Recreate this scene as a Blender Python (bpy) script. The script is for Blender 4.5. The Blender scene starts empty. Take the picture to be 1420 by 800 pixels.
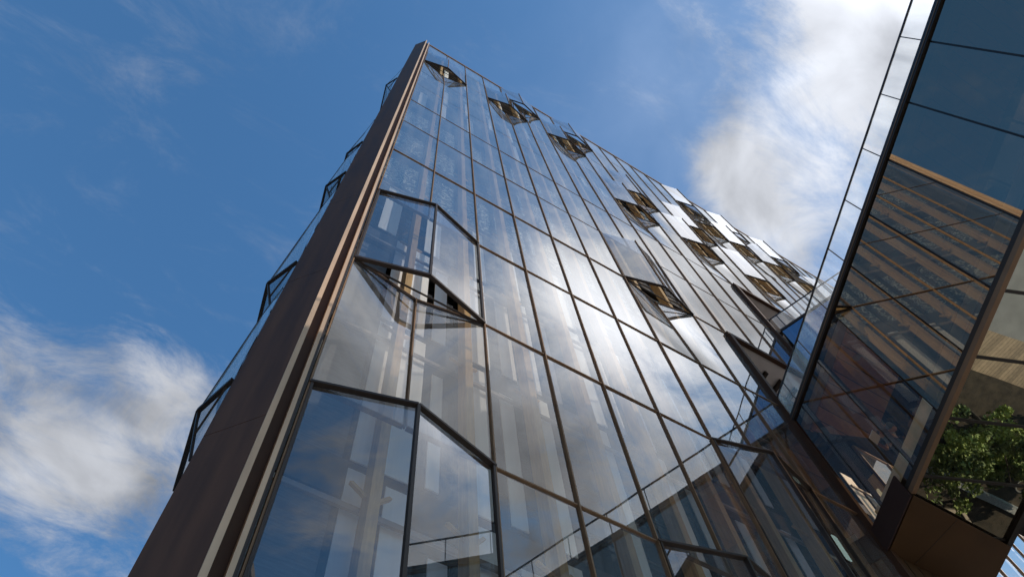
import bpy, bmesh, math, random
from mathutils import Vector, Matrix, noise
R = random.Random(7)
sc = bpy.context.scene
C = sc.collection
TH = 1.1975661
S, CO = math.sin(TH), math.cos(TH)
BD = ((0.8568022612, 0.4513303043, 0.2493809165),
      (-0.5115253397, 0.8049569133, 0.3006429686),
      (-0.0650516103, -0.3851562333, 0.9205557908))   # rows: world x, y, z in camera axes (right, down, forward)
FPX = 1065.45
EYE = Vector((0, 0, 1.6))

# ------------------------------------------------------------------ camera
cam = bpy.data.cameras.new('camera'); co = bpy.data.objects.new('camera', cam); C.objects.link(co)
cam.sensor_width = 36; cam.lens = 36 * FPX / 1420; cam.clip_start = 0.05; cam.clip_end = 5000
co.matrix_world = Matrix([[BD[0][0], -BD[0][1], -BD[0][2], 0], [BD[1][0], -BD[1][1], -BD[1][2], 0],
                          [BD[2][0], -BD[2][1], -BD[2][2], 1.6], [0, 0, 0, 1]])
sc.camera = co

def proj(p):
    v = Vector(p) - EYE
    c = [sum(BD[k][j] * v[k] for k in range(3)) for j in range(3)]
    if c[2] < .3: return None
    return (c[0] / c[2] * FPX + 710, c[1] / c[2] * FPX + 400)
def parea(pts):
    q = [proj(p) for p in pts]
    if any(a is None for a in q): return 0
    q = [(min(max(a, 0), 1420), min(max(b, 0), 800)) for a, b in q]
    return abs(sum(q[i - 1][0] * q[i][1] - q[i][0] * q[i - 1][1] for i in range(len(q)))) / 2

# ------------------------------------------------------------------ materials
def newmat(name):
    m = bpy.data.materials.new(name); m.use_nodes = True
    nt = m.node_tree; nt.nodes.clear()
    return m, nt, nt.nodes, nt.links
def N(nt, t, **k):
    n = nt.nodes.new(t)
    for a, b in k.items():
        if a.startswith('i_'): n.inputs[int(a[2:]) if a[2:].isdigit() else a[2:]].default_value = b
        else: setattr(n, a, b)
    return n
def math_(nt, op, a, b=None, c=None, clamp=False):
    n = nt.nodes.new('ShaderNodeMath'); n.operation = op; n.use_clamp = clamp
    for i, v in enumerate((a, b, c)):
        if v is None: continue
        if isinstance(v, (int, float)): n.inputs[i].default_value = v
        else: nt.links.new(v, n.inputs[i])
    return n.outputs[0]
def solid(name, col, rough=.5, metal=0., var=.25, scale=3., bump=0., stretch=(1, 1, 1), col2=None, spec=.5):
    m, nt, n, l = newmat(name)
    out = N(nt, 'ShaderNodeOutputMaterial'); b = N(nt, 'ShaderNodeBsdfPrincipled')
    tc = N(nt, 'ShaderNodeTexCoord'); mp = N(nt, 'ShaderNodeMapping'); mp.inputs['Scale'].default_value = stretch
    nz = N(nt, 'ShaderNodeTexNoise'); nz.inputs['Scale'].default_value = scale; nz.inputs['Detail'].default_value = 6
    l.new(tc.outputs['Object'], mp.inputs[0]); l.new(mp.outputs[0], nz.inputs['Vector'])
    cr = N(nt, 'ShaderNodeValToRGB')
    c2 = col2 or tuple(min(1, c * (1 + var)) for c in col)
    cr.color_ramp.elements[0].position = .3; cr.color_ramp.elements[1].position = .7
    cr.color_ramp.elements[0].color = (*[c * (1 - var) for c in col], 1); cr.color_ramp.elements[1].color = (*c2, 1)
    l.new(nz.outputs[0], cr.inputs[0]); l.new(cr.outputs[0], b.inputs['Base Color'])
    b.inputs['Metallic'].default_value = metal; b.inputs['Specular IOR Level'].default_value = spec
    rr = N(nt, 'ShaderNodeMapRange'); rr.inputs[3].default_value = max(.02, rough - .08); rr.inputs[4].default_value = min(1, rough + .1)
    l.new(nz.outputs[0], rr.inputs[0]); l.new(rr.outputs[0], b.inputs['Roughness'])
    if bump:
        bp = N(nt, 'ShaderNodeBump'); bp.inputs['Strength'].default_value = bump; bp.inputs['Distance'].default_value = .02
        l.new(nz.outputs[0], bp.inputs['Height']); l.new(bp.outputs[0], b.inputs['Normal'])
    l.new(b.outputs[0], out.inputs[0])
    return m
def glass(name, f0=.1, tint=(.9, .93, .95), rcol=(1, 1, 1), dust=.02, wob=.0012, rough=0., power=5., dustcol=(.6, .6, .6), trans=False):
    """thin architectural pane: transparent + mirror by angle, a little dust, slightly uneven surface"""
    m, nt, n, l = newmat(name)
    out = N(nt, 'ShaderNodeOutputMaterial')
    geo = N(nt, 'ShaderNodeNewGeometry'); tc = N(nt, 'ShaderNodeTexCoord')
    nz = N(nt, 'ShaderNodeTexNoise'); nz.inputs['Scale'].default_value = .55; nz.inputs['Detail'].default_value = 1.5
    l.new(geo.outputs['Position'], nz.inputs['Vector'])
    # gentle waviness
    sub = N(nt, 'ShaderNodeVectorMath', operation='SUBTRACT'); l.new(nz.outputs['Color'], sub.inputs[0]); sub.inputs[1].default_value = (.5, .5, .5)
    sca = N(nt, 'ShaderNodeVectorMath', operation='SCALE'); l.new(sub.outputs[0], sca.inputs[0]); sca.inputs['Scale'].default_value = wob * 20
    add = N(nt, 'ShaderNodeVectorMath', operation='ADD'); l.new(geo.outputs['Normal'], add.inputs[0]); l.new(sca.outputs[0], add.inputs[1])
    nor = N(nt, 'ShaderNodeVectorMath', operation='NORMALIZE'); l.new(add.outputs[0], nor.inputs[0])
    dt = N(nt, 'ShaderNodeVectorMath', operation='DOT_PRODUCT'); l.new(geo.outputs['Incoming'], dt.inputs[0]); l.new(geo.outputs['Normal'], dt.inputs[1])
    c = math_(nt, 'ABSOLUTE', dt.outputs['Value'])
    k = math_(nt, 'POWER', math_(nt, 'SUBTRACT', 1., c, clamp=True), power)
    F = math_(nt, 'MULTIPLY_ADD', k, 1 - f0, f0)
    gl = N(nt, 'ShaderNodeBsdfGlossy'); gl.inputs['Color'].default_value = (*rcol, 1); gl.inputs['Roughness'].default_value = rough
    l.new(nor.outputs[0], gl.inputs['Normal'])
    tr = N(nt, 'ShaderNodeBsdfTransparent'); tr.inputs['Color'].default_value = (*tint, 1)
    mx = N(nt, 'ShaderNodeMixShader'); l.new(F, mx.inputs[0]); l.new(tr.outputs[0], mx.inputs[1]); l.new(gl.outputs[0], mx.inputs[2])
    last = mx
    if dust:
        df = N(nt, 'ShaderNodeBsdfTranslucent' if trans else 'ShaderNodeBsdfDiffuse'); df.inputs['Color'].default_value = (*dustcol, 1)
        n2 = N(nt, 'ShaderNodeTexNoise'); n2.inputs['Scale'].default_value = 1.; n2.inputs['Detail'].default_value = 5
        mp = N(nt, 'ShaderNodeMapping'); mp.inputs['Scale'].default_value = (3, 3, .35)
        l.new(geo.outputs['Position'], mp.inputs[0]); l.new(mp.outputs[0], n2.inputs['Vector'])
        mr = N(nt, 'ShaderNodeMapRange'); mr.inputs[1].default_value = .35; mr.inputs[2].default_value = .8; mr.inputs[3].default_value = dust * .4; mr.inputs[4].default_value = dust * 2.2
        l.new(n2.outputs[0], mr.inputs[0])
        m2 = N(nt, 'ShaderNodeMixShader'); l.new(mr.outputs[0], m2.inputs[0]); l.new(mx.outputs[0], m2.inputs[1]); l.new(df.outputs[0], m2.inputs[2]); last = m2
    l.new(last.outputs[0], out.inputs[0])
    return m
def emis(name, col, s):
    m, nt, n, l = newmat(name); o = N(nt, 'ShaderNodeOutputMaterial'); e = N(nt, 'ShaderNodeEmission')
    e.inputs[0].default_value = (*col, 1); e.inputs[1].default_value = s; l.new(e.outputs[0], o.inputs[0]); return m
def planks(name, col, w=.14, axis=0):
    m, nt, n, l = newmat(name); o = N(nt, 'ShaderNodeOutputMaterial'); b = N(nt, 'ShaderNodeBsdfPrincipled')
    tc = N(nt, 'ShaderNodeTexCoord'); sp = N(nt, 'ShaderNodeSeparateXYZ'); l.new(tc.outputs['Object'], sp.inputs[0])
    d = math_(nt, 'DIVIDE', sp.outputs[axis], w); fl = math_(nt, 'FLOOR', d); fr = math_(nt, 'FRACT', d)
    wn = N(nt, 'ShaderNodeTexWhiteNoise', noise_dimensions='1D'); l.new(fl, wn.inputs['W'])
    gap = math_(nt, 'GREATER_THAN', fr, .06)
    nz = N(nt, 'ShaderNodeTexNoise'); nz.inputs['Scale'].default_value = 8; l.new(tc.outputs['Object'], nz.inputs[0])
    v = math_(nt, 'MULTIPLY', math_(nt, 'ADD', math_(nt, 'MULTIPLY', wn.outputs[0], .5), math_(nt, 'MULTIPLY_ADD', nz.outputs[0], .6, .4)), gap)
    mx = N(nt, 'ShaderNodeVectorMath', operation='SCALE'); mx.inputs[0].default_value = col; l.new(v, mx.inputs['Scale'])
    l.new(mx.outputs[0], b.inputs['Base Color']); b.inputs['Roughness'].default_value = .45; l.new(b.outputs[0], o.inputs[0]); return m

M = {}
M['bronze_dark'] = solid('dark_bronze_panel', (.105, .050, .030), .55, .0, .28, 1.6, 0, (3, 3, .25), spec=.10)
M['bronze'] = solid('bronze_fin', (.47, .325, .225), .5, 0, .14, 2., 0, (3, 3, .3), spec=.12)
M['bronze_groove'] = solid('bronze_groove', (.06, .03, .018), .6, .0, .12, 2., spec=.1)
M['bronze_line'] = solid('bronze_mullion', (.20, .12, .068), .5, .05, .15, 3., spec=.12)
M['frame'] = solid('dark_frame', (.040, .028, .022), .5, .1, .2, 3., spec=.25)
M['bframe'] = solid('bridge_trim', (.022, .017, .014), .4, .4, .2, 2.)
M['bbeam'] = solid('bronze_beam', (.19, .11, .06), .42, .4, .12, 2.)
M['brown'] = solid('brown_cladding', (.058, .029, .011), .6, .0, .25, .8, spec=.15)
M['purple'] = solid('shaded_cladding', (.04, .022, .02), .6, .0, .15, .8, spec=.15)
M['glass'] = glass('facade_glass', .20, (.70, .69, .67), (1., .985, .955), .055, .0004, 0, 3.2)
M['glass_bay'] = glass('bay_glass', .17, (.62, .65, .70), (1., .99, .98), .03, .00015, 0, 4.)
M['glass_side'] = glass('side_bay_glass', .12, (.84, .90, .94), (1, 1, 1), .16, .0003, 0, 5., (.75, .8, .85))
M['glass_bridge'] = glass('bridge_glass', .32, (.22, .17, .12), (1., .88, .70), .001, .00008, 0, 4.)
M['glass_clear'] = glass('bridge_end_glass', .13, (.80, .62, .45), (1., .9, .85), .002, .00008, 0, 4.)
M['glass_rail'] = glass('railing_glass', .08, (.93, .95, .96), (1, 1, 1), .14, 0, dustcol=(.9, .9, .92), trans=True)
M['glass_in'] = glass('inner_glass', .05, (.22, .22, .21), (.9, .88, .85), .004, .0004)
M['glass_blue'] = glass('blue_glass', .35, (.2, .3, .45), (.55, .75, 1.), .01, .001)
M['mirror'] = glass('mirror_soffit', .48, (.08, .08, .08), (.84, .84, .70), .01, .0005)
M['slab'] = solid('floor_slab', (.05, .045, .042), .7, 0, .15, 2.)
M['slabdark'] = solid('dark_slab_edge', (.055, .05, .05), .6, 0, .2, 2.)
M['post'] = solid('timber_post', (.60, .36, .14), .55, 0, .2, 4., 0, (6, 6, .6))
M['rail'] = solid('pale_rail', (.30, .24, .19), .5, 0, .1, 4.)
M['blind'] = solid('pale_blind', (.93, .91, .86), .8, 0, .05, 1.5, 0, (8, 8, .2))
M['mesh'] = solid('grey_mesh_screen', (.13, .13, .13), .7, 0, .3, 3., 0, (1, 1, 10))
M['inner'] = solid('room_wall', (.045, .042, .04), .8, 0, .3, .6)
M['roof'] = solid('roof_cap', (.25, .24, .23), .6, 0, .1, 2.)
M['pinksof'] = solid('pale_soffit', (.62, .54, .50), .5, 0, .06, 2.)
M['timberceil'] = planks('timber_ceiling', (.40, .19, .08), .32, 1)
M['ceiltrim'] = solid('ceiling_lining', (.3, .25, .2), .6, 0, .1, 3.)
M['lamp'] = emis('lamp_glow', (.75, 1., .85), 1.1)
M['lamp2'] = emis('dim_lamp', (.9, .95, .75), .35)
M['cyan'] = solid('cyan_reflection', (.75, .98, 1.), .3, 0, .3, 3., 0, (1, 1, 1))  # reflection highlight put into the colour
M['metalrail'] = solid('dark_handrail', (.035, .03, .035), .35, .5, .1, 3.)
# curtain of the upper rooms: reflected sunlight painted as pale squiggles on dark
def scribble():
    m, nt, n, l = newmat('caustic_curtain'); o = N(nt, 'ShaderNodeOutputMaterial'); b = N(nt, 'ShaderNodeBsdfPrincipled')
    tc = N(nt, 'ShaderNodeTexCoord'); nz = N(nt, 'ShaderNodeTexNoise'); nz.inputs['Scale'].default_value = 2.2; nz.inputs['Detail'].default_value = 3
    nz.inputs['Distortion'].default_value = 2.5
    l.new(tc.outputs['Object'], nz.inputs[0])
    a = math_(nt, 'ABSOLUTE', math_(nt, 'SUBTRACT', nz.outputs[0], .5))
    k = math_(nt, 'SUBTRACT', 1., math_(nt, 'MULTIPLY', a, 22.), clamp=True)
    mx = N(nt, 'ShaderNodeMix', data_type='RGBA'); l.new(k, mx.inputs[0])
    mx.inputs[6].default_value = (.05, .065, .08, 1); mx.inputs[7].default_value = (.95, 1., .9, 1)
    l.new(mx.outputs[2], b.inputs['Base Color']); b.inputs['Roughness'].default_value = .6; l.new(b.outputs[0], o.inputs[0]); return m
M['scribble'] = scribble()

# ------------------------------------------------------------------ mesh helpers
class MB:
    def __init__(s): s.v = []; s.f = []; s.sm = []
    def poly(s, pts, smooth=False):
        i = len(s.v); s.v += [tuple(p) for p in pts]; s.f.append(tuple(range(i, i + len(pts)))); s.sm.append(smooth)
    def hexa(s, p):   # 8 points: bottom 4, top 4
        i = len(s.v); s.v += [tuple(a) for a in p]
        for q in ((3, 2, 1, 0), (4, 5, 6, 7), (0, 1, 5, 4), (1, 2, 6, 5), (2, 3, 7, 6), (3, 0, 4, 7)):
            s.f.append(tuple(i + a for a in q)); s.sm.append(False)
    def box(s, x0, x1, y0, y1, z0, z1, T=None):
        p = [(x0, y0, z0), (x1, y0, z0), (x1, y1, z0), (x0, y1, z0), (x0, y0, z1), (x1, y0, z1), (x1, y1, z1), (x0, y1, z1)]
        s.hexa([T(*a) if T else a for a in p])
    def bar(s, a, b, w, d, n):      # beam from a to b, width w across, depth d along n
        a, b, n = Vector(a), Vector(b), Vector(n).normalized()
        t = (b - a).normalized(); sd = t.cross(n).normalized() * w / 2; n2 = sd.cross(t).normalized() * d / 2
        s.hexa([a - sd - n2, a + sd - n2, a + sd + n2, a - sd + n2, b - sd - n2, b + sd - n2, b + sd + n2, b - sd + n2])
    def prism(s, plan, z0, z1):
        n = len(plan); i = len(s.v)
        s.v += [(x, y, z0) for x, y in plan] + [(x, y, z1) for x, y in plan]
        s.f.append(tuple(i + k for k in range(n - 1, -1, -1))); s.f.append(tuple(i + n + k for k in range(n)))
        for k in range(n): s.f.append((i + k, i + (k + 1) % n, i + n + (k + 1) % n, i + n + k))
        s.sm += [False] * (n + 2)
    def patch(s, bl, br, tr, tl, k=5):
        bl, br, tr, tl = map(Vector, (bl, br, tr, tl)); i = len(s.v)
        for a in range(k + 1):
            for b in range(k + 1):
                u, v = b / k, a / k
                s.v.append(tuple((bl * (1 - u) + br * u) * (1 - v) + (tl * (1 - u) + tr * u) * v))
        for a in range(k):
            for b in range(k):
                q = i + a * (k + 1) + b
                s.f.append((q, q + 1, q + k + 2, q + k + 1)); s.sm.append(True)
    def build(s, name, mat, parent=None, **tags):
        me = bpy.data.meshes.new(name); me.from_pydata(s.v, [], s.f); me.update()
        me.polygons.foreach_set('use_smooth', s.sm)
        me.materials.append(mat)
        o = bpy.data.objects.new(name, me); C.objects.link(o); o.parent = parent
        for k, v in tags.items(): o[k] = v
        return o
def thing(name, label, cat, loc=(0, 0, 0), group=None):
    o = bpy.data.objects.new(name, None); C.objects.link(o); o['label'] = label; o['category'] = cat
    if group: o['group'] = group
    return o
def many(name, items, mat, parent, cap=100):
    """items: list of (area, fill function); the largest in the picture are parts, the rest one mass"""
    items = sorted(items, key=lambda t: -t[0])
    for a, fn in items[:cap]:
        b = MB(); fn(b); b.build(name, mat, parent)
    if len(items) > cap:
        b = MB()
        for a, fn in items[cap:]: fn(b)
        b.build(name, mat, parent, kind='stuff')

# ------------------------------------------------------------------ the glass tower
YF = 5.0
def X(c): return .735 + 1.3075 * c
def Z(r): return 1.6 + 5 * (1.665 + .872 * r)
NC, R0, R1 = 30, -2, 10
E_IN = .22
def EO(r): return .335 if r < 5 else .28
def exists(c, r):
    if r < R0 or r >= R1 or c < 0 or c >= NC: return False
    if c < 9: return True
    if c < 11: return r >= 3
    if c < 12: return r >= 3 or 0 <= r < 2
    return r >= 5 or 0 <= r < 2
pops = [(0, 8), (3, 8), (4, 9), (6, 8), (7, 9), (8, 6), (9, 7), (6, 3), (11, 6), (12, 7), (14, 8), (16, 8), (17, 9), (18, 8),
        (14, 6), (20, 8), (14, 9), (0, 1), (0, -1), (4, -1), (6, 0), (20, 9), (22, 8)]
def facade(T, nrm, NCc, ex, pops, tower, main=True, tilt=.0018):
    off = {}
    def g(c, r): return off.setdefault((c, r), [0, 0, 0, 0])    # BL BR TR TL offset outward
    for c, r in pops:
        a = g(c, r); a[1] = a[2] = EO(r)
        b = g(c + 1, r); b[0] = b[3] = EO(r)
    for c, r in pops:
        if ex(c, r - 1):
            ei = E_IN if r > 2 else .17
            g(c, r - 1)[2] = -ei; g(c + 1, r - 1)[3] = -ei
    popcell = {}
    for k, (c, r) in enumerate(pops): popcell[(c, r)] = k; popcell[(c + 1, r)] = k
    plain = []
    bays = [dict(panes=[]) for _ in pops]
    for c in range(NCc):
        for r in range(R0, R1):
            if not ex(c, r): continue
            o = off.get((c, r), [0, 0, 0, 0])
            m = .022
            j = [R.uniform(-1, 1) * tilt * 2 for _ in range(3)]
            jj = (-j[0] - j[1], j[0] - j[1], j[0] + j[1], -j[0] + j[1])
            z0, z1 = Z(r) + m, Z(r + 1) - m
            q = [T(X(c) + m, o[0] + jj[0] - .004, z0), T(X(c + 1) - m, o[1] + jj[1] - .004, z0), T(X(c + 1) - m, o[2] + jj[2] - .004, z1), T(X(c) + m, o[3] + jj[3] - .004, z1)]
            if (c, r) in popcell: bays[popcell[(c, r)]]['panes'].append(q)
            else: plain.append((parea(q), (lambda b, q=q, o=o: b.patch(*q, k=8 if any(o) else 1))))
    many('glass_pane', plain, M['glass'], tower, 100 if main else 8)
    # mullions, one per column line, following the folds
    for c in range(0, NCc + 1):
        b = MB()
        for r in range(R0, R1):
            sides = []
            if ex(c, r): o = off.get((c, r), [0] * 4); sides.append((o[0], o[3]))
            if ex(c - 1, r): o = off.get((c - 1, r), [0] * 4); sides.append((o[1], o[2]))
            if not sides:
                if b.v: b.build('mullion', M['bronze_line'], tower); b = MB()
                continue
            for w0, w1 in set(sides):
                b.bar(T(X(c), w0 + .0, Z(r)), T(X(c), w1 + .0, Z(r + 1)), .023, .075, nrm)
        if b.v: b.build('mullion', M['bronze_line'], tower)
    for r in [q for q in range(R0, R1 + 1) if q < 6 or q == R1]:
        b = MB(); th = .026 if r < 4 else .008
        for c in range(NCc):
            if c and b.v and not (ex(c, r) or ex(c, r - 1)): b.build('transom', M['bronze_line'], tower); b = MB()
            ws = set()
            if ex(c, r) and (c, r) not in popcell:
                o = off.get((c, r), [0] * 4); ws.add((o[0], o[1]))
            if ex(c, r - 1) and (c, r - 1) not in popcell:
                o = off.get((c, r - 1), [0] * 4); ws.add((o[3], o[2]))
            if not ws and b.v: b.build('transom', M['bronze_line'], tower); b = MB()
            for w0, w1 in ws:
                b.bar(T(X(c) + .022, w0 - .012, Z(r)), T(X(c + 1) - .022, w1 - .012, Z(r)), th, .07 if r < 4 else .045, nrm)
        if b.v: b.build('transom', M['bronze_line'], tower)
    # pop-out bays
    for k, (c, r) in enumerate(pops):
        f = MB(); zb, zt = Z(r), Z(r + 1)
        xl, xm, xr = X(c), X(c + 1), X(c + 2)
        fo = .02
        gi = (-E_IN if r > 2 else -.17) if ex(c, r - 1) else 0
        big = r < 3
        for z, th in ((zb, .07 if big else .05), (zt, .042))[:2 if big else 1]:
            f.bar(T(xl, fo, z), T(xm, EO(r) + fo, z), th, .075 if big or z == zb else .03, nrm); f.bar(T(xm, EO(r) + fo, z + .001), T(xr, fo, z + .001), th, .075 if big or z == zb else .03, nrm)
        vt = .042 if big else .018
        f.bar(T(xm, EO(r) + fo, zb), T(xm, EO(r) + fo, zt), vt, .07 if big else .03, nrm)
        f.bar(T(xl + .03, .025, zb), T(xl + .03, .025, zt), vt * .8, .06 if big else .03, nrm); f.bar(T(xr - .03, .025, zb), T(xr - .03, .025, zt), vt * .8, .06 if big else .03, nrm)
        # inner leg of the diamond opening under the bay, thin stays across it
        zz = zb - .03
        f.bar(T(xl, -.02, zz), T(xm, gi - .02, zz), .055, .06, nrm); f.bar(T(xm, gi - .02, zz + .001), T(xr, -.02, zz + .001), .055, .06, nrm)
        f.bar(T(xl, 0, zb - .05), T(xr, 0, zb - .05), .025, .03, nrm)
        fo_ = f.build('bay_window', M['frame'], tower)
        for q in bays[k]['panes']:
            b = MB(); b.patch(*q, k=1); b.build('pane', M['glass_bay'], fo_)
        b = MB(); b.poly([T(xl + .05, .0, zt - .012), T(xm, EO(r) - .03, zt - .012), T(xr - .05, .0, zt - .012)]); b.build('top_pane', M['glass_bay'], fo_)

tower = thing('glass_tower', 'tall glass tower with bronze corner pillar and folded pop-out windows', 'building')
facade(lambda x, w, z: (x, YF - w, z), (0, 1, 0), NC, exists, pops, tower)
# side face, seen only where its bays stick out past the pillar
XS = -.050
b = MB()
for c in range(9):
    y = 5.66 + 1.3 * c
    b.box(XS - .012, XS + .05, y - .015, y + .015, 0, Z(10))
b.build('side_mullions', M['bronze_line'], tower)
for r in range(R0, R1):
    b = MB(); b.poly([(XS, 5.68, Z(r) + .02), (XS, 16, Z(r) + .02), (XS, 16, Z(r + 1) - .02), (XS, 5.68, Z(r + 1) - .02)]); b.build('side_glazing', M['glass'], tower)
for ym, r0, r1, e0, e1 in [(6.30, .10, .80, .20, .09), (6.30, 1.07, 2.2, .27, .11), (6.62, 2.82, 3.6, .29, .2), (6.9, 3.98, 4.9, .27, .1), (6.9, 7.62, 8.6, .33, .15), (11., 2., 3., .3, .2), (11., 6., 7., .3, .2)]:
    z0, z1 = Z(r0), Z(r1); ya, yb = ym - (.62 if ym < 7 else 1.3), ym + 1.3; x0 = XS - .03
    P = lambda y, e, z: (x0 - e, y, z)
    f = MB()
    f.bar(P(ya, 0, z0), P(ym, e0, z0), .07, .06, (1, 0, 0)); f.bar(P(ym, e0, z0 + .001), P(yb, 0, z0 + .001), .07, .06, (1, 0, 0))
    f.bar(P(ym, e0, z0), P(ym, e1, z1), .018, .018, (0, 1, 0))
    f.bar(P(ya, 0, z1), P(ym, e1, z1), .015, .015, (1, 0, 0)); f.bar(P(ym, e1, z1 + .001), P(yb, 0, z1 + .001), .015, .015, (1, 0, 0))
    # stays and the folded-in pane under the bay
    f.bar(P(ym, e0, z0 - .002), P(ym, 0, z0 - .95), .035, .035, (0, 1, 0)); f.bar(P(ya + .1, .03, z0 - .04), P(ym, e0 * .5, z0 - .5), .025, .025, (0, 1, 0))
    fo_ = f.build('bay_window', M['frame'], tower)
    for q in ([P(ya, 0, z0), P(ym, e0, z0), P(ym, e1, z1), P(ya, 0, z1)], [P(ym, e0, z0), P(yb, 0, z0), P(yb, 0, z1), P(ym, e1, z1)]):
        b = MB(); b.patch(*q, k=1); b.build('pane', M['glass_side'], fo_)

# corner pillar: broad chamfered face and two lit fins with a groove
b = MB()
r = R0
zs = [0.] + [Z(k) - 1.1 for k in range(-1, 11)] + [Z(10) + .55]
for z0, z1 in zip(zs[:-1], zs[1:]):
    b.prism([(.405, 4.90), (.405, 5.30), (-.02, 5.62), (-.0665, 5.62), (-.0665, 5.47)], z0, z1 - .010)
b.build('corner_pillar', M['bronze_dark'], tower)
b = MB()
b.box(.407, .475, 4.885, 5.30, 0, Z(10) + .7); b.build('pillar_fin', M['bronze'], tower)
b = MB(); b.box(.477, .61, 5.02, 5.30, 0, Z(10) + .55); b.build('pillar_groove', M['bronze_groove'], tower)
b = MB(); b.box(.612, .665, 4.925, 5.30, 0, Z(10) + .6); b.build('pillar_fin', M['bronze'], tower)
b = MB(); b.box(.667, .705, 4.985, 5.2, 0, Z(10) + .45); b.build('pillar_fin', M['frame'], tower)
# ledge bands, roof and rear walls
xe = X(NC)
b = MB(); b.box(.75, xe, 4.97, 5.10, Z(10) + .03, Z(10) + .30); b.build('roof_edge', M['bronze_line'], tower)
b = MB(); b.box(.0, xe, 5.35, 30, Z(10) - .1, Z(10) + .02); b.build('roof', M['roof'], tower)
b = MB(); b.box(.0, xe, 30.0, 30.3, 0, Z(10)); b.box(xe + .05, xe + .25, 5.0, 30, 0, Z(10)); b.build('rear_wall', M['inner'], tower)
b = MB(); b.box(XS + .02, XS + .2, 16.05, 30, 0, Z(10) - .2); b.build('side_wall', M['bronze_dark'], tower)
b = MB(); b.box(.72, X(9), 4.96, 5.2, 0, Z(-2) - .05); b.build('plinth', M['bronze_dark'], tower)
# floors
def xr_for(r):  # x spans which exist on this row
    if r >= 5: return [(X(0), X(NC))]
    if r >= 3: return [(X(0), X(12))]
    return [(X(0), X(9))] + ([(X(11), X(NC))] if 0 <= r < 2 else [])
for r in range(R0, R1):
    b = MB()
    for a, c in xr_for(r): b.box(a - .2, c - .05, 5.95, 12, Z(r) - .42, Z(r) - .02)
    b.build('floor_slab', M['slab'], tower)
    b = MB()
    for a, c in xr_for(r): b.box(a - .15, c - .05, 5.87, 5.948, Z(r) - .62, Z(r) + .12)
    b.build('slab_edge', M['slabdark'], tower)
# posts, rails, brackets
for c in range(0, NC):
    b = MB()
    for r in range(R0, R1):
        if exists(c, r):
            px = X(c + 1) - .10 if c + 1 < NC else X(c + 1) - .3
            b.box(px - .07, px + .07, 5.40, 5.665, Z(r), Z(r + 1))
        elif b.v: b.build('post', M['post'], tower); b = MB()
    b.build('post', M['post'], tower)
items = []
for c in range(NC):
    for r in range(R0, R1):
        if not exists(c, r): continue
        px = X(c + 1) - .10
        def fn(b, px=px, r=r):
            zt = Z(r + 1) - .95
            b.bar((px - .07, 5.5, zt), (px - .26, 5.60, zt + .30), .05, .05, (0, 1, 0))
            b.bar((px + .07, 5.5, zt), (px + .26, 5.60, zt + .30), .05, .05, (0, 1, 0))
        items.append((parea([(px - .45, 5.5, Z(r)), (px + .45, 5.5, Z(r)), (px + .45, 5.5, Z(r) + .5), (px - .45, 5.5, Z(r) + .5)]), fn))
many('bracket', items, M['post'], tower, 60)
for r in range(R0, R1):
    b = MB()
    for a, c in xr_for(r): b.box(a - .05, c - .05, 5.67, 5.716, Z(r + 1) - 1.02, Z(r + 1) - .93)
    b.build('rail', M['rail'], tower)
# inner skin: blinds, mesh screens, dark glass
blinds, screens, scrib, igl, warm = [], [], [], [], []
for c in range(NC):
    for r in range(R0, R1):
        if not exists(c, r): continue
        z0, z1 = Z(r) + .14, Z(r + 1) - .64
        x0, x1 = X(c), X(c + 1)
        def rect(a, d, y, za, zb2): return lambda b: b.box(a, d, y, y + .02, za, zb2)
        def ar(a, d, y): return parea([(a, y, z0), (d, y, z0), (d, y, z1), (a, y, z1)])
        igl.append((ar(x0, x1, 6.15), (lambda b, x0=x0, x1=x1, z0=z0, z1=z1: b.poly([(x0 + .02, 6.15, z0), (x1 - .02, 6.15, z0), (x1 - .02, 6.15, z1), (x0 + .02, 6.15, z1)]))))
        if c == 0 and r <= 1:
            screens.append((ar(x0, x0 + .85, 5.85), rect(x0 - .05, x0 + .88, 5.98, z0, z1)))
            blinds.append((ar(x0 + .9, x1, 6.), rect(x0 + .93, x1 - .02, 5.78, z0 - .1, z1 + .5)))
            continue
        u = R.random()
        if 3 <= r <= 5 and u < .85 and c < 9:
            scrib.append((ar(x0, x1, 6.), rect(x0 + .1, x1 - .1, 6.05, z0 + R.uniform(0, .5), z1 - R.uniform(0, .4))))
        elif r >= 5 and u < .35:
            a = x0 + R.uniform(.1, .6); blinds.append((ar(a, a + .4, 6.), rect(a, a + R.uniform(.3, .55), 6.05, z0 + R.uniform(.0, 2), z1)))
        elif r < 2:
            a = x0 + R.uniform(.05, .2); w = R.uniform(.34, .5)
            blinds.append((ar(a, a + w, 6.), rect(a, a + w, 5.78, z0 - .1, z1 + .45)))
            if R.random() < .75:
                a2 = a + w + R.uniform(.16, .3); w2 = min(R.uniform(.2, .34), x1 - .02 - a2)
                blinds.append((ar(a2, a2 + w2, 6.), rect(a2, a2 + w2, 5.79, z0, z1 - R.choice((0, 0, .5)))))
        elif u < .9:
            a = x0 + R.uniform(.1, .5); blinds.append((ar(a, a + .3, 6.), rect(a, a + R.uniform(.2, .5), 5.80, z0, z1)))
many('blind', blinds, M['blind'], tower, 100)
many('screen', screens, M['mesh'], tower)
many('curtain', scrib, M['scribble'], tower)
many('inner_pane', igl, M['glass_in'], tower, 100)
b = MB()
for r in range(R0, R1):
    for a, c in xr_for(r):
        for dz in (1.15, 2.35): b.box(a, c, 6.075, 6.105, Z(r) + dz, Z(r) + dz + .035)
b.build('inner_frame', M['frame'], tower)
b = MB()
for r in range(R0, R1):
    for a, c in xr_for(r): b.box(a - .3, c - .1, 9.0, 9.1, Z(r), Z(r + 1) - .45)
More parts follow.
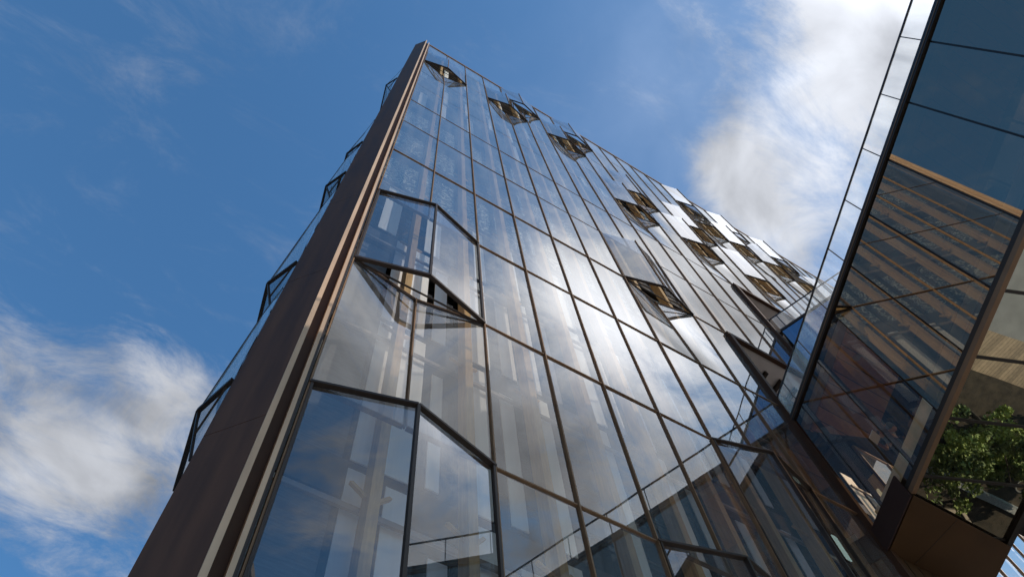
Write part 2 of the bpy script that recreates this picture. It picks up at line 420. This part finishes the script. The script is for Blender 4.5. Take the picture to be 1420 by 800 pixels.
b.build('room_wall', M['inner'], tower)
b = MB(); b.box(.05, .25, 5.8, 9, 0, Z(10) - .3); b.build('room_wall', M['inner'], tower)
# recess: soffits, edge trims, set-back wall
b = MB(); b.box(X(9) + .06, X(12), 4.98, 8.5, Z(3) - .16, Z(3) - .045)
b.build('soffit', M['pinksof'], tower)
b = MB(); b.box(X(12) + .06, xe, 4.98, 8.5, Z(5) - .16, Z(5) - .045); b.build('soffit', M['pinksof'], tower)
b = MB()
for k in range(9):
    x = X(9) + .6 + k * .62
    b.hexa([(x, 5.4, Z(3) - .30), (x + .10, 5.4, Z(3) - .30), (x + .34, 8.3, Z(3) - .30), (x + .06, 8.3, Z(3) - .30), (x, 5.4, Z(3) - .165), (x + .10, 5.4, Z(3) - .165), (x + .34, 8.3, Z(3) - .165), (x + .06, 8.3, Z(3) - .165)])
b.build('soffit_fin', M['frame'], tower)
b = MB()
for k in range(26):
    x = X(12) + .5 + k * .9
    b.hexa([(x, 5.5, Z(5) - .30), (x + .10, 5.5, Z(5) - .30), (x + .5, 8.3, Z(5) - .30), (x + .1, 8.3, Z(5) - .30), (x, 5.5, Z(5) - .165), (x + .10, 5.5, Z(5) - .165), (x + .5, 8.3, Z(5) - .165), (x + .1, 8.3, Z(5) - .165)])
b.build('soffit_fin', M['frame'], tower)
b = MB()
b.box(X(9) - .03, X(12) + .05, 4.90, 5.04, Z(3) - .20, Z(3) - .0); b.box(X(12) - .02, xe, 4.90, 5.04, Z(5) - .20, Z(5) - .0)
b.box(X(9) - .02, X(9) + .12, 4.88, 5.30, 0, Z(3) - .205); b.box(X(12) - .02, X(12) + .12, 4.88, 5.30, Z(3) - .2, Z(5) - .205)
b.build('edge_trim', M['bronze_groove'], tower)
b = MB(); b.box(X(9) + .2, X(20), 8.52, 8.6, Z(-1), Z(5) - .2); b.build('recess_glazing', M['glass_in'], tower)
b = MB(); b.box(X(9), xe, 12.2, 12.4, Z(0), Z(5)); b.build('recess_wall', M['inner'], tower)
b = MB(); b.box(X(9) - .05, X(9) + .10, 5.32, 12, 0, Z(3) - .3); b.build('recess_side', M['brown'], tower)

# ------------------------------------------------------------------ footbridge with mirrored underside
OX, OY = 12.57, 5.0
def BT(a, p, z): return (OX - CO * a + S * p, OY - S * a - CO * p, z)
BL_, BW = 21., 2.45
ZB, ZT, ZRl = 13.25, 18.015, 18.95
bridge = thing('footbridge', 'enclosed glass footbridge with glass railing on its roof meeting the tower', 'bridge')
a_m = [.595 + 1.262 * k for k in range(0, 17)]
def bw(name, mat, bx, parent=bridge):
    b = MB()
    for q in bx: b.box(*q, T=BT)
    return b.build(name, mat, parent)
items = []
edges = [.02] + a_m + [BL_]
for a0, a1 in zip(edges[:-1], edges[1:]):
    q = [BT(a0 + .02, .0, ZB + .14), BT(a1 - .02, .0, ZB + .14), BT(a1 - .02, .0, ZT - .22), BT(a0 + .02, .0, ZT - .22)]
    b = MB(); b.poly(q); b.build('glass_pane', M['glass_clear' if a1 < 3.3 else 'glass_bridge'], bridge)
for a0, a1 in zip(edges[:-1], edges[1:]):
    q = [BT(a0 + .02, BW, ZB + .14), BT(a1 - .02, BW, ZB + .14), BT(a1 - .02, BW, ZT - .22), BT(a0 + .02, BW, ZT - .22)]
    b = MB(); b.poly(q); b.build('glass_pane', M['glass_bridge'], bridge)
for a in a_m:
    bw('mullion', M['bframe'], [(a - .025, a + .025, .03, .17, ZB + .15, ZT - .22), (a - .025, a + .025, BW - .17, BW - .03, ZB + .15, ZT - .22)])
bw('roof_fascia', M['bframe'], [(.0, BL_, -.05, .35, ZT - .22, ZT), (.0, BL_, BW - .35, BW + .05, ZT - .22, ZT)])
bw('fascia_line', M['bbeam'], [(.0, BL_, -.062, -.052, ZT - .15, ZT - .125)])
bw('edge_beam', M['bbeam'], [(1.44, BL_, -.045, .055, ZB - .10, ZB + .02)])
bw('edge_beam', M['bframe'], [(-.9, BL_, BW - .07, BW + .06, ZB - .13, ZB + .12)])
bw('edge_line', M['bframe'], [(.02, BL_, -.045, .055, ZB + .022, ZB + .138)])
bw('floor', M['bframe'], [(.02, BL_, .06, BW - .08, ZB + .02, ZB + .40)])
bw('reflection_strip', M['cyan'], [(.3, BL_, .10, .16, ZB + .42, ZB + .80)])  # pale cyan strip standing in for a reflected highlight along the floor
bw('ceiling', M['timberceil'], [(.02, BL_, .35, BW - .4, ZT - .5, ZT - .42)])
bw('ceiling_lining', M['ceiltrim'], [(.02, BL_, .18, .345, ZT - .42, ZT - .24)])
bw('roof_deck', M['bframe'], [(.02, BL_, .36, BW - .36, ZT - .2, ZT - .06)])
dl = MB()
for a in (2.2, 3.5, 4.9, 6.3, 7.6, 9.):
    for p in (.8, 1.5):
        dl.prism([BT(a + .09 * math.cos(t * .524), p + .09 * math.sin(t * .524), 0)[:2] for t in range(12)], ZT - .53, ZT - .502)
dl.build('downlight', M['rail'], bridge)
bw('lamp', M['lamp2'], [(.52, .57, .3, .34, ZB + .62, ZB + 1.25)])
b = MB(); b.box(11.72, 11.86, 5.40, 5.42, 12.95, 13.65); b.build('lamp', M['lamp'], tower)
b = MB(); b.box(13.2, 13.212, 3.70, 4.92, ZB - .163, ZB - .1602); b.build('soffit_joint', M['bframe'], bridge)
# mirrored soffit panels between thin joints
pa = [-.9 + .0] + [1.84 + 1.285 * k - 1.285 * 2 for k in range(1, 18)]
for a0, a1 in zip(pa[:-1], pa[1:]):
    bw('soffit_panel', M['mirror'], [(a0 + .03, a1 - .03, .075, BW - .075, ZB - .055, ZB - .035)])
bw('soffit_joint', M['bframe'], [(a - .028, a + .028, .075, BW - .075, ZB - .075, ZB + .0) for a in pa[1:]])
# roof railing
rail = MB(); rail.box(.1, BL_, -.02, .02, ZRl - .03, ZRl + .015, T=BT); ro = rail.build('railing', M['metalrail'], bridge)
for a in a_m:
    b = MB(); b.box(a - .011, a + .011, -.012, .012, ZT, ZRl - .03, T=BT); b.build('post', M['metalrail'], ro)
for a0, a1 in zip(edges[:-1], edges[1:]):
    b = MB(); b.poly([BT(a0 + .013, 0, ZT + .004), BT(a1 - .013, 0, ZT + .004), BT(a1 - .013, 0, ZRl - .032), BT(a0 + .013, 0, ZRl - .032)]); b.build('panel', M['glass_rail'], ro)

# bronze underside where the bridge lands on the tower, and its end cheek
b = MB()
def plan_pt(a, p): return BT(a, p, 0)[:2]
AE = 1.44
P0, P1 = plan_pt(AE, -.03), plan_pt(AE - .40 * BW + .03, BW + .04)
b.prism([(P0[0], 3.665), (P1[0], 3.665), (P1[0] + .50, 4.935), (OX - .05, 4.935)], ZB - .16, ZB - .135); b.build('soffit_plate', M['brown'], bridge)
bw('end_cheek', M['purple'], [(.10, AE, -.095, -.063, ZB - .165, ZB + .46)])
b = MB(); b.box(X(9) + .13, X(11) - .02, 4.945, 5.10, 0, ZB + .3); b.build('cladding', M['brown'], tower)
b = MB()
for k in range(6): b.box(X(9) + .4 + .38 * k, X(9) + .415 + .38 * k, 4.938, 4.944, 0, ZB - .2)
b.build('cladding_joint', M['bframe'], tower)

# ------------------------------------------------------------------ upper walkway block beyond the bridge
walk = thing('upper_walkway', 'blue glazed walkway leaving the tower above the footbridge', 'walkway')
WX = X(12) + .40
def WT(a, p, z): return (WX + CO * a + S * p, 4.86 - S * a + CO * p, z)
zb, zt = Z(3) - .1, Z(4)
b = MB(); b.poly([WT(0.02, 0, zb + .15), WT(9, 0, zb + .15), WT(9, 0, zt - .12), WT(.02, 0, zt - .12)]); b.build('glazing', M['glass_blue'], walk)
b = MB(); b.box(0, 9, -.03, .1, zt - .118, zt, T=WT); b.box(0, 9, -.03, .1, zb, zb + .148, T=WT); b.build('fascia', M['frame'], walk)
b = MB()
for k in range(8): b.box(.25 + 1.26 * k, .31 + 1.26 * k, .005, .10, zb + .15, zt - .12, T=WT)
b.build('mullion', M['pinksof'], walk)
b = MB(); b.box(.0, 9, .12, 2.6, zt - .1, zt - .02, T=WT); b.box(.0, 9, .12, 2.6, zb, zb + .14, T=WT); b.box(.0, 9, 2.5, 2.6, zb + .145, zt - .11, T=WT); b.build('deck', M['inner'], walk)
b = MB(); b.box(-.3, 9, -.02, .02, zt + .96, zt + 1.0, T=WT); rr = b.build('railing', M['metalrail'], walk)
for k in range(8):
    b = MB(); b.box(.25 + 1.26 * k, .275 + 1.26 * k, -.012, .012, zt, zt + .96, T=WT); b.build('post', M['metalrail'], rr)
b = MB(); b.poly([WT(0.02, 0, zt + .01), WT(9, 0, zt + .01), WT(9, 0, zt + .95), WT(.02, 0, zt + .95)]); b.build('panel', M['glass_rail'], rr)

# ------------------------------------------------------------------ ground
def tagst(o): o['kind'] = 'structure'; return o
M['paving'] = solid('paving', (.30, .29, .28), .8, 0, .15, 1.5)
M['asphalt'] = solid('asphalt', (.05, .05, .052), .9, 0, .2, 20)
M['earth'] = solid('garden_soil', (.06, .045, .03), .95, 0, .5, 3.)
M['deck'] = planks('timber_deck', (.45, .32, .2), .14, 0)
M['concrete'] = solid('terrazzo', (.42, .41, .40), .8, 0, .25, 18.)
M['timber'] = solid('pale_timber', (.6, .48, .36), .6, 0, .1, 5.)
M['leaf'] = solid('leaf', (.07, .11, .022), .6, 0, .5, 1.2, col2=(.36, .42, .09))
M['leaf2'] = solid('bright_leaf', (.13, .24, .03), .6, 0, .4, 1.5, col2=(.28, .42, .06))
M['bark'] = solid('bark', (.10, .07, .05), .9, 0, .3, 6.)
b = MB(); b.poly([(-1500, -1500, 0), (1500, -1500, 0), (1500, 1500, 0), (-1500, 1500, 0)]); tagst(b.build('ground', M['paving']))
b = MB(); b.poly([(-400, -40, .004), (400, -40, .004), (400, -26, .004), (-400, -26, .004)]); tagst(b.build('road', M['asphalt']))
b = MB(); b.box(-400, 400, -26, -25.8, 0, .12); tagst(b.build('kerb', M['concrete']))
b = MB(); b.poly([(21, 2.6, .004), (60, -3.5, .004), (60, 12, .004), (21, 12, .004)]); tagst(b.build('planting_bed', M['earth']))
b = MB(); b.poly([(20, 1.35, .012), (32, -.9, .012), (32, 1.0, .012), (20, 3.0, .012)]); tagst(b.build('timber_deck', M['deck']))
b = MB(); b.box(22, 36, 0, .28, .01, .30, T=lambda x, y, z: (x, y + 6.6 - (x - 22) * .05, z)); tagst(b.build('kerb', M['concrete']))

def leaves(b, cx, cy, cz, rx, ry, rz, n, s, seed):
    q = random.Random(seed)
    cl = [(q.gauss(0, .45), q.gauss(0, .45), q.gauss(0, .42), q.uniform(.16, .36)) for _ in range(26)]
    for _ in range(n):
        k = cl[int(26 * q.random() ** 1.4)]
        v = Vector((q.gauss(0, 1), q.gauss(0, 1), q.gauss(0, 1))).normalized() * k[3] * q.uniform(.6, 1.05)
        p = Vector((cx + (k[0] + v.x) * rx, cy + (k[1] + v.y) * ry, cz + (k[2] + v.z) * rz))
        if p.z < .03: continue
        u = Vector((q.gauss(0, 1), q.gauss(0, 1), q.gauss(0, 1))).normalized(); w = u.orthogonal().normalized()
        u *= s * q.uniform(.6, 1.3); w *= s * .5 * q.uniform(.6, 1.3)
        b.poly([p - u, p + w, p + u, p - w])
def tree(name, label, cat, x, y, h, r, n, seed, mat='leaf', group=None, s=.09):
    t = thing(name, label, cat, group=group)
    b = MB(); k = 10; q = random.Random(seed)
    pts = [(x + q.uniform(-.06, .06) * i, y + q.uniform(-.06, .06) * i, h * .62 * i / 4, .09 * (1 - i / 6) + .02) for i in range(5)]
    def limb(pts):
        base = len(b.v)
        for px, py, pz, pr in pts:
            for j in range(k): b.v.append((px + pr * math.cos(j * 6.283 / k), py + pr * math.sin(j * 6.283 / k), pz))
        for i in range(len(pts) - 1):
            for j in range(k):
                b.f.append((base + i * k + j, base + i * k + (j + 1) % k, base + (i + 1) * k + (j + 1) % k, base + (i + 1) * k + j)); b.sm.append(True)
    limb(pts)
    for _ in range(6):
        a = q.uniform(0, 6.28); p = pts[q.choice((2, 3, 4))]
        limb([(p[0], p[1], p[2], .04), (p[0] + math.cos(a) * r * .4, p[1] + math.sin(a) * r * .4, p[2] + h * .15, .025), (p[0] + math.cos(a) * r * .75, p[1] + math.sin(a) * r * .75, p[2] + h * .25, .01)])
    b.build('trunk', M['bark'], t)
    b = MB(); leaves(b, x, y, h * .66, r, r, h * .36, n, s, seed + 1); b.build('crown', M[mat], t)
g = 'garden trees below the footbridge'
tree('tree', 'dense green garden tree beside the timber deck', 'tree', 25.2, 3.8, 3.2, 1.5, 4200, 11, group=g)
tree('tree', 'wider dark green tree at the middle of the planting bed', 'tree', 27.0, 3.4, 3.6, 1.6, 4200, 12, group=g)
tree('tree', 'small tree at the right end of the planting bed', 'tree', 29.2, 3.0, 2.8, 1.3, 3000, 13, group=g)
tree('tree', 'upright tree between the lime shrub and the tower wall', 'tree', 28.5, 4.3, 3.4, 1.3, 3000, 21, group=g)
tree('tree', 'leafy tree at the tower side of the planting bed', 'tree', 24.8, 5.8, 3.0, 1.3, 3000, 22, group=g)
tree('tree', 'slim green tree behind the timber deck edge', 'tree', 23.9, 4.6, 2.9, 1.2, 3000, 18, group=g)
tree('tree', 'broad low tree against the tower base', 'tree', 31.5, 4.4, 3.2, 1.6, 3600, 19, group=g)
tree('shrub', 'bright lime green rounded shrub in the planting bed', 'shrub', 27.2, 5.1, 1.1, .75, 2400, 14, 'leaf2', s=.06)
tree('shrub', 'low dark shrub by the pale kerb', 'shrub', 25.2, 5.3, .9, .7, 1500, 15, s=.06)
for i, (x, y) in enumerate([(26.4, 4.2), (29.2, 5.2)]):
    t = thing('planter', ['round white rimmed planter between the garden trees', 'round white rimmed planter near the lime green shrub'][i], 'planter', group='round planters')
    b = MB(); n = 20
    for r0, r1, z0, z1 in ((.24, .30, .005, .5), (.30, .30, .5, .56), (.25, .25, .56, .5)):
        base = len(b.v)
        for rr_, zz in ((r0, z0), (r1, z1)):
            for j in range(n): b.v.append((x + rr_ * math.cos(j * 6.283 / n), y + rr_ * math.sin(j * 6.283 / n), zz))
        for j in range(n): b.f.append((base + j, base + (j + 1) % n, base + n + (j + 1) % n, base + n + j)); b.sm.append(True)
    base = len(b.v)
    for rr_ in (.30, .25):
        for j in range(n): b.v.append((x + rr_ * math.cos(j * 6.283 / n), y + rr_ * math.sin(j * 6.283 / n), .56))
    for j in range(n): b.f.append((base + j, base + (j + 1) % n, base + n + (j + 1) % n, base + n + j)); b.sm.append(False)
    b.build('pot', M['roof'], t)
    b = MB(); b.prism([(x + .25 * math.cos(j * .314), y + .25 * math.sin(j * .314)) for j in range(20)], .4, .5); b.build('soil', M['earth'], t)
t = thing('timber_trellis', 'pale zigzag timber frame lying beside the planting bed', 'trellis')
b = MB()
zz = [(26.3, 7.9), (27.6, 7.3), (29.2, 7.9), (26.5, 8.1)]
for p, q in ((0, 1), (1, 2), (0, 2), (1, 3)): b.bar((*zz[p], .6), (*zz[q], .62 + .01 * p), .12, .08, (0, 0, 1))
for p in zz[:3]: b.box(p[0] - .05, p[0] + .05, p[1] - .05, p[1] + .05, 0, .55)
b.build('timber_frame', M['timber'], t)

# ------------------------------------------------------------------ office block across the street, behind the camera (mirrored in the glass)
M['oldbrick'] = solid('dark_masonry', (.11, .075, .05), .85, 0, .25, 2.)
M['winglass'] = solid('office_window', (.02, .022, .028), .12, 0, .2, .5)
M['band'] = solid('stone_band', (.34, .24, .15), .8, 0, .15, 2.)
ob = thing('office_block', 'tall dark masonry office block across the street mirrored in the bridge glass', 'building')
b = MB(); b.box(-52, -13, -42, -12, 0, 47); b.build('wall', M['oldbrick'], ob)
b = MB(); b.box(-52.4, -12.6, -42.4, -11.6, 47, 47.8); b.build('roof', M['oldbrick'], ob)
for k in range(1, 12):
    b = MB(); b.box(-52.1, -12.9, -11.995, -11.8, 4 * k - .35, 4 * k); b.build('stone_band', M['band'], ob)
for k in range(0, 11):
    for j in range(9):
        b = MB(); x = -50.5 + 4.2 * j; b.box(x, x + 2.6, -11.99, -11.93, 4 * k + .9, 4 * k + 3.1); b.build('window', M['winglass'], ob)

# ------------------------------------------------------------------ person on the footbridge
def person(a, p, zf):
    root = thing('person', 'person with dark hair in a blue grey shirt holding white paper on the footbridge', 'person')
    M['skin'] = solid('skin', (.45, .27, .19), .6, 0, .05, 5.); M['shirt'] = solid('blue_shirt', (.13, .19, .26), .8, 0, .1, 8.)
    M['hair'] = solid('dark_hair', (.015, .012, .01), .6, 0, .2, 20.); M['paper'] = solid('white_paper', (.8, .8, .78), .7, 0, .03, 5.)
    M['trousers'] = solid('dark_trousers', (.03, .035, .05), .8, 0, .1, 8.)
    o0 = Vector(BT(a, p, zf)); ax = Vector((-CO, -S, 0)); ay = Vector((-S, CO, 0)); az = Vector((0, 0, 1))
    def P(x, y, z): return o0 + ax * x + ay * y + az * z
    def skin(name, pts, edges, mat, parent, root_i=0, lv=2):
        me = bpy.data.meshes.new(name); me.from_pydata([P(*q[:3]) for q in pts], edges, []); me.materials.append(mat)
        o = bpy.data.objects.new(name, me); C.objects.link(o); o.parent = parent
        m = o.modifiers.new('skin', 'SKIN'); m.use_smooth_shade = True
        for i, q in enumerate(pts):
            me.skin_vertices[0].data[i].radius = (q[3], q[4] if len(q) > 4 else q[3])
        me.skin_vertices[0].data[root_i].use_root = True
        s = o.modifiers.new('sub', 'SUBSURF'); s.levels = lv; s.render_levels = lv
        return o
    V = [(0, 0, .96, .15, .10), (0, 0, 1.2, .14, .10), (0, 0, 1.40, .17, .10), (0, 0, 1.50, .06), (0, .02, 1.62, .085, .10), (0, .02, 1.72, .075, .085),
         (-.10, 0, .88, .09), (-.10, .02, .48, .06), (-.10, -.01, .09, .04), (-.10, .13, .04, .035),
         (.10, 0, .88, .09), (.10, .02, .48, .06), (.10, -.01, .09, .04), (.10, .13, .04, .035),
         (-.20, 0, 1.42, .055), (-.25, 0, 1.15, .043), (-.14, .24, 1.10, .03), (-.10, .30, 1.10, .028),
         (.20, 0, 1.42, .055), (.25, 0, 1.15, .043), (.14, .24, 1.12, .03), (.10, .30, 1.13, .028)]
    E = [(0, 1), (1, 2), (2, 3), (3, 4), (4, 5), (0, 6), (6, 7), (7, 8), (8, 9), (0, 10), (10, 11), (11, 12), (12, 13), (2, 14), (14, 15), (15, 16), (16, 17), (2, 18), (18, 19), (19, 20), (20, 21)]
    body = skin('body', V, E, M['skin'], root)
    skin('shirt', [(0, 0, .93, .165, .115), (0, 0, 1.2, .155, .115), (0, 0, 1.41, .18, .11), (-.205, 0, 1.42, .066), (-.25, 0, 1.2, .055), (.205, 0, 1.42, .066), (.25, 0, 1.2, .055)],
         [(0, 1), (1, 2), (2, 3), (3, 4), (2, 5), (5, 6)], M['shirt'], root)
    skin('trousers', [(0, 0, .95, .16, .11), (-.10, 0, .86, .10), (-.10, .02, .48, .075), (-.10, 0, .12, .06), (.10, 0, .86, .10), (.10, .02, .48, .075), (.10, 0, .12, .06)],
         [(0, 1), (1, 2), (2, 3), (0, 4), (4, 5), (5, 6)], M['trousers'], root)
    skin('hair', [(0, -.02, 1.66, .09, .095), (0, -.005, 1.76, .085, .095)], [(0, 1)], M['hair'], root)
    for sx in (-1, 1):
        for k in range(4):
            x0 = sx * (.085 + .012 * k)
            skin('finger', [(x0, .31, 1.115 - .012 * k, .009), (x0 - sx * .02, .345, 1.11 - .012 * k, .008), (x0 - sx * .045, .352, 1.105 - .012 * k, .007)], [(0, 1), (1, 2)], M['skin'], body, 0, 1)
        skin('thumb', [(sx * .10, .30, 1.135, .011), (sx * .07, .325, 1.15, .009)], [(0, 1)], M['skin'], body, 0, 1)
        b = MB(); e = P(sx * .03, .105, 1.66); b.box(e.x - .01, e.x + .01, e.y - .008, e.y + .008, e.z - .006, e.z + .006); b.build('eye', M['hair'], body)
    b = MB(); b.bar(P(0, .10, 1.66), P(0, .135, 1.62), .025, .03, (1, 0, 0)); b.build('nose', M['skin'], body)
    pp = MB(); pp.bar(P(0, .36, 1.02), P(0, .42, 1.27), .21, .004, ay)
    o = pp.build('paper_sheet', M['paper']); o['label'] = 'white sheet of paper held by the person on the footbridge'; o['category'] = 'paper'
person(1.62, .42, ZB + .41)

# ------------------------------------------------------------------ light
az = math.atan2(-.6, .8); el = math.radians(31)
sd = Vector((math.cos(az) * math.cos(el), math.sin(az) * math.cos(el), math.sin(el)))
sun = bpy.data.lights.new('sun', 'SUN'); sun.energy = 5.0; sun.angle = math.radians(.5); sun.color = (1, .92, .82)
so = bpy.data.objects.new('sun', sun); C.objects.link(so); so.rotation_euler = (-sd).to_track_quat('-Z', 'Y').to_euler()

w = bpy.data.worlds.new('World'); sc.world = w; w.use_nodes = True
nt = w.node_tree; nt.nodes.clear(); l = nt.links
out = N(nt, 'ShaderNodeOutputWorld'); bg = N(nt, 'ShaderNodeBackground'); bg.inputs[1].default_value = .10
sky = N(nt, 'ShaderNodeTexSky'); sky.sky_type = 'NISHITA'; sky.sun_disc = False; sky.sun_elevation = el
sky.sun_rotation = math.pi / 2 - az; sky.air_density = 1.; sky.dust_density = .4; sky.ozone_density = 2.5
tc = N(nt, 'ShaderNodeTexCoord'); sp = N(nt, 'ShaderNodeSeparateXYZ'); l.new(tc.outputs['Generated'], sp.inputs[0])
zc = math_(nt, 'MAXIMUM', sp.outputs[2], .12)
u = math_(nt, 'DIVIDE', sp.outputs[0], zc); v = math_(nt, 'DIVIDE', sp.outputs[1], zc)
cb = N(nt, 'ShaderNodeCombineXYZ'); l.new(u, cb.inputs[0]); l.new(v, cb.inputs[1])
def gau(cu, cv, su, sv, ang=0.):
    ca, sa = math.cos(ang), math.sin(ang)
    du = math_(nt, 'SUBTRACT', u, cu); dv = math_(nt, 'SUBTRACT', v, cv)
    a = math_(nt, 'ADD', math_(nt, 'MULTIPLY', du, ca), math_(nt, 'MULTIPLY', dv, sa))
    b_ = math_(nt, 'SUBTRACT', math_(nt, 'MULTIPLY', dv, ca), math_(nt, 'MULTIPLY', du, sa))
    a = math_(nt, 'POWER', math_(nt, 'ABSOLUTE', math_(nt, 'DIVIDE', a, su)), 2.); b_ = math_(nt, 'POWER', math_(nt, 'ABSOLUTE', math_(nt, 'DIVIDE', b_, sv)), 2.)
    return math_(nt, 'EXPONENT', math_(nt, 'MULTIPLY', math_(nt, 'ADD', a, b_), -1.))
lobes = [(gau(-.20, .84, .25, .17, .1), .95), (gau(-.09, .76, .07, .06, 0), .45), (gau(-.16, 1.05, .25, .14), .35), (gau(-.02, .68, .03, .05, 0), .3),
         (gau(.55, -.04, .11, .12, .55), .88), (gau(.46, -.15, .08, .09, .4), .8), (gau(.43, -.28, .17, .10, .1), 1.25), (gau(.95, -.45, .25, .2), .8),
         (gau(.38, -.55, .42, .20), 1.25), (gau(.05, -.50, .22, .12), .35), (gau(.62, -.20, .16, .10), 1.05), (gau(.33, -.20, .14, .07, .3), .35), (gau(1.4, -.9, .7, .6), .9)]
lobes += [(gau(.8, -1.1, 1.0, .35), .9), (gau(-.15, -.80, .22, .2), .6), (gau(.10, -.50, .25, .13), .35), (gau(.43, -.02, .06, .05, .5), .55), (gau(.50, .06, .10, .05, .3), .6), (gau(-.08, .70, .08, .07), .6), (gau(-.14, .88, .14, .12), .5), (gau(.41, .03, .06, .05), .6), (gau(.46, .06, .08, .06, .4), .5), (gau(.60, .10, .10, .06), .5)]
tot = None
for gg, k in lobes:
    t = math_(nt, 'MULTIPLY', gg, k); tot = t if tot is None else math_(nt, 'ADD', tot, t)
mp = N(nt, 'ShaderNodeMapping'); mp.inputs['Rotation'].default_value = (0, 0, .5); mp.inputs['Scale'].default_value = (4.6, 8.5, 1)
l.new(cb.outputs[0], mp.inputs[0])
n1 = N(nt, 'ShaderNodeTexNoise'); n1.inputs['Scale'].default_value = 1.; n1.inputs['Detail'].default_value = 14; n1.inputs['Roughness'].default_value = .68; n1.inputs['Distortion'].default_value = .5
l.new(mp.outputs[0], n1.inputs['Vector'])
n2 = N(nt, 'ShaderNodeTexNoise'); n2.inputs['Scale'].default_value = 6.; n2.inputs['Detail'].default_value = 9; n2.inputs['Distortion'].default_value = .4; l.new(cb.outputs[0], n2.inputs['Vector'])
raw = math_(nt, 'ADD', math_(nt, 'MULTIPLY', tot, .85), math_(nt, 'MULTIPLY', math_(nt, 'SUBTRACT', n1.outputs[0], .5), 2.5))
mk = N(nt, 'ShaderNodeMapRange', interpolation_type='SMOOTHSTEP'); mk.inputs[1].default_value = .18; mk.inputs[2].default_value = 1.25; l.new(raw, mk.inputs[0])
wisp = N(nt, 'ShaderNodeMapRange', interpolation_type='SMOOTHSTEP'); wisp.inputs[1].default_value = .48; wisp.inputs[2].default_value = .85; wisp.inputs[4].default_value = .30
l.new(n1.outputs[0], wisp.inputs[0])
mask = math_(nt, 'MAXIMUM', mk.outputs[0], wisp.outputs[0])
haze = math_(nt, 'MULTIPLY', gau(.50, -.05, .33, .30), .24)
mask = math_(nt, 'MAXIMUM', mask, math_(nt, 'ADD', haze, math_(nt, 'MULTIPLY', mask, .8)))
# cloud brightness grows towards the sun
dn = N(nt, 'ShaderNodeVectorMath', operation='DOT_PRODUCT'); l.new(tc.outputs['Generated'], dn.inputs[0]); dn.inputs[1].default_value = sd
near = N(nt, 'ShaderNodeMapRange'); near.inputs[1].default_value = .3; near.inputs[2].default_value = 1.; near.inputs[3].default_value = 5.2; near.inputs[4].default_value = 8.0
l.new(dn.outputs['Value'], near.inputs[0])
br = math_(nt, 'MULTIPLY', near.outputs[0], math_(nt, 'MULTIPLY_ADD', n2.outputs[0], 2.0, -.02))
br = math_(nt, 'MULTIPLY', br, math_(nt, 'SUBTRACT', 1., math_(nt, 'MULTIPLY', gau(.38, -.66, .5, .18), .45)))
br = math_(nt, 'ADD', br, math_(nt, 'MULTIPLY', gau(.44, -.315, .21, .075, -.22), 13.))
cc = N(nt, 'ShaderNodeVectorMath', operation='SCALE'); cc.inputs[0].default_value = (.93, .97, 1.06); l.new(br, cc.inputs['Scale'])
skm = N(nt, 'ShaderNodeVectorMath', operation='MULTIPLY'); l.new(sky.outputs[0], skm.inputs[0]); skm.inputs[1].default_value = (1.08, 1.78, 2.08)
mx = N(nt, 'ShaderNodeMix', data_type='RGBA'); l.new(mask, mx.inputs[0]); l.new(skm.outputs[0], mx.inputs[6]); l.new(cc.outputs[0], mx.inputs[7])
l.new(mx.outputs[2], bg.inputs[0]); l.new(bg.outputs[0], out.inputs[0])

sc.view_settings.view_transform = 'Standard'; sc.view_settings.look = 'None'; sc.view_settings.exposure = 0
sc.cycles.max_bounces = 10; sc.cycles.transparent_max_bounces = 24; sc.cycles.glossy_bounces = 6
sc.cycles.sample_clamp_indirect = 8
